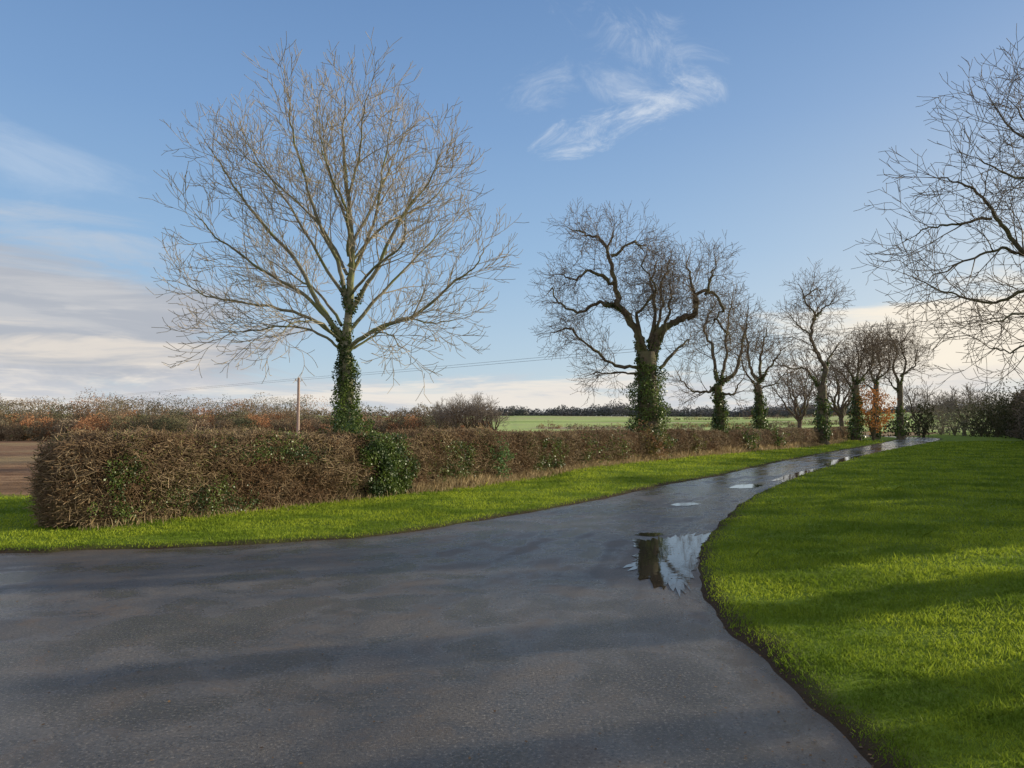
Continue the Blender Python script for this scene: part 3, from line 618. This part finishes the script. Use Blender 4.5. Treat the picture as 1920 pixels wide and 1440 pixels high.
c,_=hp(930); clump('green_shrub','bluish green shrub bulging from the hedge right of the ash','bush',(c[0]-.12,c[1]+.1,.1),.50,.45,1.1,2200,.055,M['shrub'],lump=.3)
c,_=hp(1100); clump('green_shrub','green shrub patch in the hedge left of the gnarled tree','bush',(c[0]-.2,c[1]+.2,.1),.8,.6,1.15,1400,.06,M['ivy'],lump=.4)
c,_=hp(1150); clump('green_shrub','second green leafy patch in the hedge nearer the gnarled tree','bush',(c[0]-.2,c[1]+.2,.3),.8,.6,.95,1100,.06,M['ivy'],lump=.4)
c,_=hp(1215); clump('bramble_bush','brown bramble heap at the foot of the gnarled tree','bush',(c[0],c[1],0),.75,.7,1.5,2400,.07,M['hedgeleaf'],lump=.35)
c,_=hp(1300); clump('green_shrub','leafy shrub in the hedge right of the gnarled tree','bush',(c[0]-.2,c[1]+.2,0),.7,.6,1.2,1000,.08,M['hedgeleaf'],lump=.35)
c,_=hp(1395); clump('green_shrub','dark green shrub in the hedge below the slender tree','bush',(c[0]-.2,c[1]+.2,0),1.0,.8,1.4,1400,.10,M['ivy'],lump=.3)
c,_=hp(1450); clump('green_shrub','small dark shrub in the hedge below the low forked tree','bush',(c[0]-.2,c[1]+.2,0),.8,.7,1.4,1000,.11,M['ivy'],lump=.3)
x,y,z=at(1664,795,66); zb=float(hgt(x,y)); clump('russet_tree','low rusty orange leaved tree tucked among the far trunks','tree',(x-.3,y+2,zb),1.8,1.7,4.9,2600,.15,M['russet'],z0=1.0,lump=.14)
x,y,z=at(1732,795,102); clump('dark_tree','small dark evergreen tree beyond the russet tree','tree',(x,y,float(hgt(x,y))),1.3,1.3,4.6,900,.28,M['darkleaf'])
x,y,z=at(1690,795,98); clump('dark_tree','dark bush low behind the tall upright tree','bush',(x,y,float(hgt(x,y))),2.2,1.6,2.6,600,.3,M['darkleaf'])
for i,(px,Y,top,rx) in enumerate([(1762,150,762,4.),(1788,138,750,3.6),(1822,125,752,4.2),(1850,112,745,3.2)]):
    x,y,z=at(px,top,Y); zb=float(hgt(x,y)); clump('hazy_bush',names[i]+' from left of the hazy brown green bushes beyond the lane end','bush',(x,y,zb),rx,rx,z-zb,1800,.26,M['hazyleaf'],lump=.25)
for i,(px,Y,top) in enumerate([(1838,100,758),(1868,88,740),(1905,78,726)]):
    x,y,z=at(px,top,Y); zb=float(hgt(x,y)); clump('dark_bush',['lowest hazy dark bush left of the tall hedge','middle dark bush in front of the tall hedge','tallest dark bush against the right edge'][i],'bush',(x,y,zb),2.1,2.1,z-zb,2000,.19,M['darkleaf'],lump=.35)
SUN_AZ=R(73); SUN_EL=R(11.5)
for i,(wc,rx,h) in enumerate([(8.7,.85,3.4),(7.4,.60,3.4),(5.3,.34,3.6),(3.5,.22,3.4),(2.1,.36,3.6),(.6,.65,3.6),(-1.0,.5,3.4)]):  # unseen bushes, added and spaced across the sun to band the verge with shade
    x=14.6+.8*math.sin(i*2.3); y=(wc+math.cos(SUN_AZ)*x)/math.sin(SUN_AZ)
    clump('shade_bush','unseen bush added beyond the right verge to cast shade bands, number %s from the tall hedge'%names[i],'bush',(x,y,.1),rx,rx,h,int(1600+4600*rx),.11,M['darkleaf'],lump=.22)
# ------------------------------------------------------------------ woods (stuff)
def wood(name,label,cells,mat,per,size,kind='stuff',lsz=.5):
    C=[];S=[];H=[];HS=[]
    for (x,y,h,w) in cells:
        z=float(hgt(x,y)); n=per; u=rng.normal(size=(n,3)); u/=np.linalg.norm(u,axis=1,keepdims=True)
        rd_=rng.uniform(.3,1,n)**.4*(1+.12*np.sin(u[:,0]*6+x)+.12*np.sin(u[:,2]*7+y))
        C.append(np.column_stack([x+u[:,0]*w*rd_,y+u[:,1]*w*rd_,z+h*.5+u[:,2]*h*.5*rd_]))
        S.append((x,y,z-.3,x+random.uniform(-.5,.5),y,z+h*.85,.16,.05)); hu=random.random()*.999; H.append(np.full(n,hu)); HS.append(0.)
    C=np.vstack(C); H=np.concatenate(H); d=rng.normal(size=C.shape)*.8; d[:,2]=np.abs(d[:,2])+.5; d/=np.linalg.norm(d,axis=1,keepdims=True)
    L=rng.uniform(.5,1.3,(len(C),1))*size
    segs=np.hstack([C-d*L*.5,C+d*L*.5,np.full((len(C),1),size*.07),np.full((len(C),1),size*.02)])
    a1=seg_mesh(segs,3); a2=seg_mesh(S,4); a3=leaves(np.vstack([C,C+rng.normal(size=C.shape)*.2]),size*lsz)
    V,Fc=cat_([a1,a2,a3]); hue=np.concatenate([np.repeat(H,6),np.repeat(HS,8),np.repeat(np.r_[H,H],4)])
    o=mesh_obj(name,V,Fc,mat,attrs={'hue':hue}); tag(o,label,'woodland',kind=kind); return o
cells=[]
for px in np.arange(-260,640,16.):
    for row in range(4):
        Y=200+row*18+random.uniform(-5,5)
        if px>300: Y+=(px-300)*.04
        top=744+7*math.sin(px*.021)+5*math.sin(px*.05+1)+random.uniform(-8,9)+(3-row)*13+max(0,(px-420))*.05
        x,y,z=at(px+random.uniform(-9,9),top,Y); h=z-float(hgt(x,y)); cells.append((x,y,h,h*random.uniform(.40,.62)))
wood('woodland','brown and russet winter wood across the field on the left',cells,M['woodL'],720,.32,lsz=1.1)
cells=[]
for px in np.arange(640,905,12):
    for row in range(3):
        Y=215+row*14; top=762+6*math.sin(px*.045)+random.uniform(-8,8)+(2-row)*12+max(0,px-800)*.15
        x,y,z=at(px,top,Y); h=z-float(hgt(x,y)); cells.append((x,y,h,h*random.uniform(.42,.66)))
wood('copse','lower dull brown copse between the ash tree and far bare trees',cells,M['woodL'],600,.32,lsz=1.1)
cells=[]
for px in np.arange(880,2100,7.5):
    for row in range(3):
        Y=600+row*30; top=762+5*math.sin(px*.02)+3*math.sin(px*.07)+random.uniform(-5,4)+(2-row)*4
        if px<960: top+=4
        x,y,z=at(px,top,Y); h=z-float(hgt(x,y)); cells.append((x,y,h,h*.5))
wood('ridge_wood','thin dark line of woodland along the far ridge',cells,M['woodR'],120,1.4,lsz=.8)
def hrow(label,Y0,px0,px1,h,dY=0):
    cl_=[]
    for px in np.arange(px0,px1,4.5):
        if random.random()<.18: continue
        x,y,z=at(px,795,Y0+dY*(px-px0)/(px1-px0)); hh=h*random.uniform(.6,1.4)*(2.4 if random.random()<.04 else 1); cl_.append((x,y,hh,hh*.6))
    o=wood('hedgerow',label,cl_,M['woodL'],30,.7); o['category']='hedgerow'
hrow('lowest dark field hedgerow behind the lane hedge',262,930,1500,1.3,20)
hrow('middle dark hedgerow crossing the far green field',345,1010,1640,2.0,-45)
hrow('upper faint hedgerow below the ridge wood',450,1180,1800,2.2,50)
# ------------------------------------------------------------------ pole and wires
def pole(x,y,h,label):
    z=float(hgt(x,y)); b_=(x,y,z-.2); root=thing('utility_pole',label,'pole',b_,'wooden poles carrying the overhead wires')
    V,Fc=tube_poly([(x,y,z-.2),(x,y,z+h*.5),(x,y,z+h)],[.15,.135,.12],10); mesh_obj('post',V,Fc,M['pole'],root,b_,smooth=True)
    for s in (-1,1):
        V,Fc=tube_poly([(x+s*.1,y+s*.1,z+h-.35),(x+s*.25,y+s*.2,z+h-.3),(x+s*.25,y+s*.2,z+h-.12)],[.03,.03,.055],8); mesh_obj('insulator',V,Fc,M['ceramic'],root,b_,smooth=True)
    return np.array([x,y,z+h])
a=pole(-20.6,72.,at(563,708,72.)[2]-float(hgt(-20.6,72)),'thin pale wooden pole rising above the hedge left of the ash')
b_=pole(-128.,178.,6.0-float(hgt(-128,178)),'far wooden pole out of view behind the left woodland')
c_=pole(38.,7.,6.0,'wooden pole out of view beyond the right verge')
for k,s in enumerate((-1,1)):
    lab=['lower','upper'][k]+' overhead wire crossing behind the trees'
    o_=np.array([s*.25,s*.2,-.15+.12*s]); P=[]
    for A0,B0 in ((b_,a),(a,c_)):
        for i in range(24):
            t=i/24; p_=A0*(1-t)+B0*t+o_; p_[2]-=.35*4*t*(1-t)*.5; P.append(p_)
    P.append(c_+o_); V,Fc=tube_poly(P,[.010]*len(P),5); o=mesh_obj('overhead_wire',V,Fc,M['wire']); tag(o,lab,'wire')
# ------------------------------------------------------------------ light
sv=Vector((math.sin(SUN_AZ)*math.cos(SUN_EL),math.cos(SUN_AZ)*math.cos(SUN_EL),math.sin(SUN_EL)))
sl=bpy.data.lights.new('sun','SUN'); sl.energy=5.; sl.angle=R(.55); sl.color=(1.,.90,.66); so=bpy.data.objects.new('sun',sl); COL.objects.link(so)
so.rotation_euler=(-sv).to_track_quat('-Z','Y').to_euler()
w=bpy.data.worlds.new('World'); SC.world=w; w.use_nodes=True; nt=w.node_tree; nt.nodes.clear()
tc=N(nt,'ShaderNodeTexCoord'); sky=N(nt,'ShaderNodeTexSky'); sky.sky_type='NISHITA'; sky.sun_disc=False; sky.sun_elevation=SUN_EL; sky.sun_rotation=SUN_AZ
sky.altitude=50; sky.air_density=1.; sky.dust_density=.6; sky.ozone_density=2.5
sep=N(nt,'ShaderNodeSeparateXYZ'); nt.links.new(tc.outputs['Generated'],sep.inputs[0]); X,Yo,Z=sep.outputs
azn=M_(nt,'ARCTAN2',X,Yo); eln=M_(nt,'ARCSINE',Z)
def comb(u,v,su,sv_,w_=0.):
    c=N(nt,'ShaderNodeCombineXYZ'); nt.links.new(M_(nt,'MULTIPLY',u,su),c.inputs[0]); nt.links.new(M_(nt,'MULTIPLY',v,sv_),c.inputs[1]); c.inputs[2].default_value=w_; return c.outputs[0]
def rotuv(c,e,th):
    a_=M_(nt,'SUBTRACT',azn,c); b_=M_(nt,'SUBTRACT',eln,e)
    u=M_(nt,'ADD',M_(nt,'MULTIPLY',a_,math.cos(th)),M_(nt,'MULTIPLY',b_,math.sin(th)))
    v=M_(nt,'SUBTRACT',M_(nt,'MULTIPLY',b_,math.cos(th)),M_(nt,'MULTIPLY',a_,math.sin(th)))
    return u,v
def gauss(u,v,su,sv_):
    a_=M_(nt,'POWER',M_(nt,'DIVIDE',u,su),2); b_=M_(nt,'POWER',M_(nt,'DIVIDE',v,sv_),2)
    return M_(nt,'EXPONENT',M_(nt,'MULTIPLY',M_(nt,'ADD',a_,b_),-1))
def mask(px,py,th,su,sv_):
    a0=math.atan((px-960)/F); e0=(795-py)/F*math.cos(a0); u,v=rotuv(a0,e0,th); return gauss(u,v,su,sv_)
ur,vr=rotuv(0,0,.22); ul,vl=rotuv(0,0,-.45)
NAn=noise(nt,comb(ur,vr,10,24,1.3),1,8,.72,.7)
NBn=noise(nt,comb(ul,vl,11,18,4.1),1,8,.72,.8)
NCn=noise(nt,comb(azn,eln,4.2,15,6.2),1,6,.64,.6)
NDn=noise(nt,comb(azn,eln,4.5,34,9.4),1,5,.64,.5)
def cloud(nz,mk,lo,hi,amp):
    k=max(.4,.86-lo); t_=M_(nt,'ADD',nz,M_(nt,'MULTIPLY',M_(nt,'SUBTRACT',mk,1),k)); return M_(nt,'MULTIPLY',maprange(nt,t_,lo,hi),amp)
S_=1/.15
def sc(c): return tuple(v*S_ for v in c)
stops=[(0.,(.60,.70,.79)),(.09,(.45,.61,.79)),(.22,(.31,.50,.76)),(.38,(.215,.38,.67)),(.56,(.15,.285,.555)),(1.2,(.10,.19,.42))]
grad=sc(stops[0][1])
for i in range(1,len(stops)):
    f=nt.nodes.new('ShaderNodeMapRange'); nt.links.new(eln,f.inputs[0]); f.inputs[1].default_value=stops[i-1][0]; f.inputs[2].default_value=stops[i][0]
    grad=mixc(nt,f.outputs[0],grad,sc(stops[i][1]))
skyb=mixc(nt,1.,sky.outputs[0],(1.25,1.18,1.08),'MULTIPLY')
col=mixc(nt,.80,skyb,grad)
gl=gauss(M_(nt,'SUBTRACT',azn,1.10),M_(nt,'SUBTRACT',eln,.05),.62,.28); col=mixc(nt,M_(nt,'MULTIPLY',gl,.82),col,sc((1.0,.91,.74)))
white=sc((.84,.88,.92)); cream=sc((1.0,.90,.75)); gtop=sc((.46,.475,.52)); gwhite=sc((.66,.655,.66)); wcream=sc((.82,.75,.67))
back_fill=M_(nt,'MAXIMUM',maprange(nt,eln,.74,1.05),M_(nt,'MULTIPLY',maprange(nt,Yo,-.05,-.45),maprange(nt,eln,-.02,.05)))
col=mixc(nt,M_(nt,'MULTIPLY',back_fill,maprange(nt,NCn,.30,.62,.35,.85)),col,sc((.62,.60,.57)))  # unseen grey cloud overhead and behind, added as neutral fill for shaded areas
CL=[(cloud(NAn,mask(1165,250,.25,.15,.036),.26,.72,.88),white),
    (cloud(NBn,mask(1260,215,.1,.12,.035),.30,.74,.5),white),
    (cloud(NBn,mask(1230,125,-.42,.18,.06),.34,.80,.45),white),
    (cloud(NBn,mask(1180,185,-.1,.13,.04),.34,.80,.35),white),
    (cloud(NAn,mask(1010,195,-.02,.11,.05),.36,.80,.35),white),
    (cloud(NBn,mask(910,15,-.1,.05,.015),.32,.66,.4),white),
    (cloud(NBn,mask(1060,15,-.1,.10,.02),.38,.74,.3),white),
    (cloud(NCn,mask(0,300,-.15,.17,.06),.20,.74,.32),white),
    (cloud(NDn,mask(20,395,0.,.2,.018),.25,.65,.35),gwhite),
    (cloud(NCn,mask(130,445,-.12,.18,.055),.28,.60,.45),gwhite),
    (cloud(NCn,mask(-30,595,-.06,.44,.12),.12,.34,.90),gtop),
    (cloud(NDn,mask(40,520,-.1,.26,.035),.30,.60,.6),gwhite),
    (cloud(NDn,mask(60,600,-.04,.3,.03),.38,.62,.45),gwhite),
    (cloud(NDn,mask(60,658,-.02,.40,.04),.28,.56,.8),wcream),
    (cloud(NCn,mask(1920,630,.10,.36,.085),.16,.46,.9),cream)]
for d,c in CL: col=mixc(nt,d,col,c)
gb=M_(nt,'EXPONENT',M_(nt,'MULTIPLY',M_(nt,'POWER',M_(nt,'DIVIDE',M_(nt,'SUBTRACT',eln,.03),.064),2),-1))
col=mixc(nt,cloud(NCn,gb,.30,.56,.8),col,sc((.62,.63,.67)))
col=mixc(nt,cloud(NDn,gb,.36,.58,.8),col,sc((.90,.83,.74)))
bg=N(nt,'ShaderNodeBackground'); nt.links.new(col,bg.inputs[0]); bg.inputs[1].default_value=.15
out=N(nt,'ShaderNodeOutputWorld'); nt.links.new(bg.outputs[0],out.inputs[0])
SC.view_settings.view_transform='Standard'; SC.view_settings.look='None'; SC.view_settings.exposure=0; SC.view_settings.gamma=1
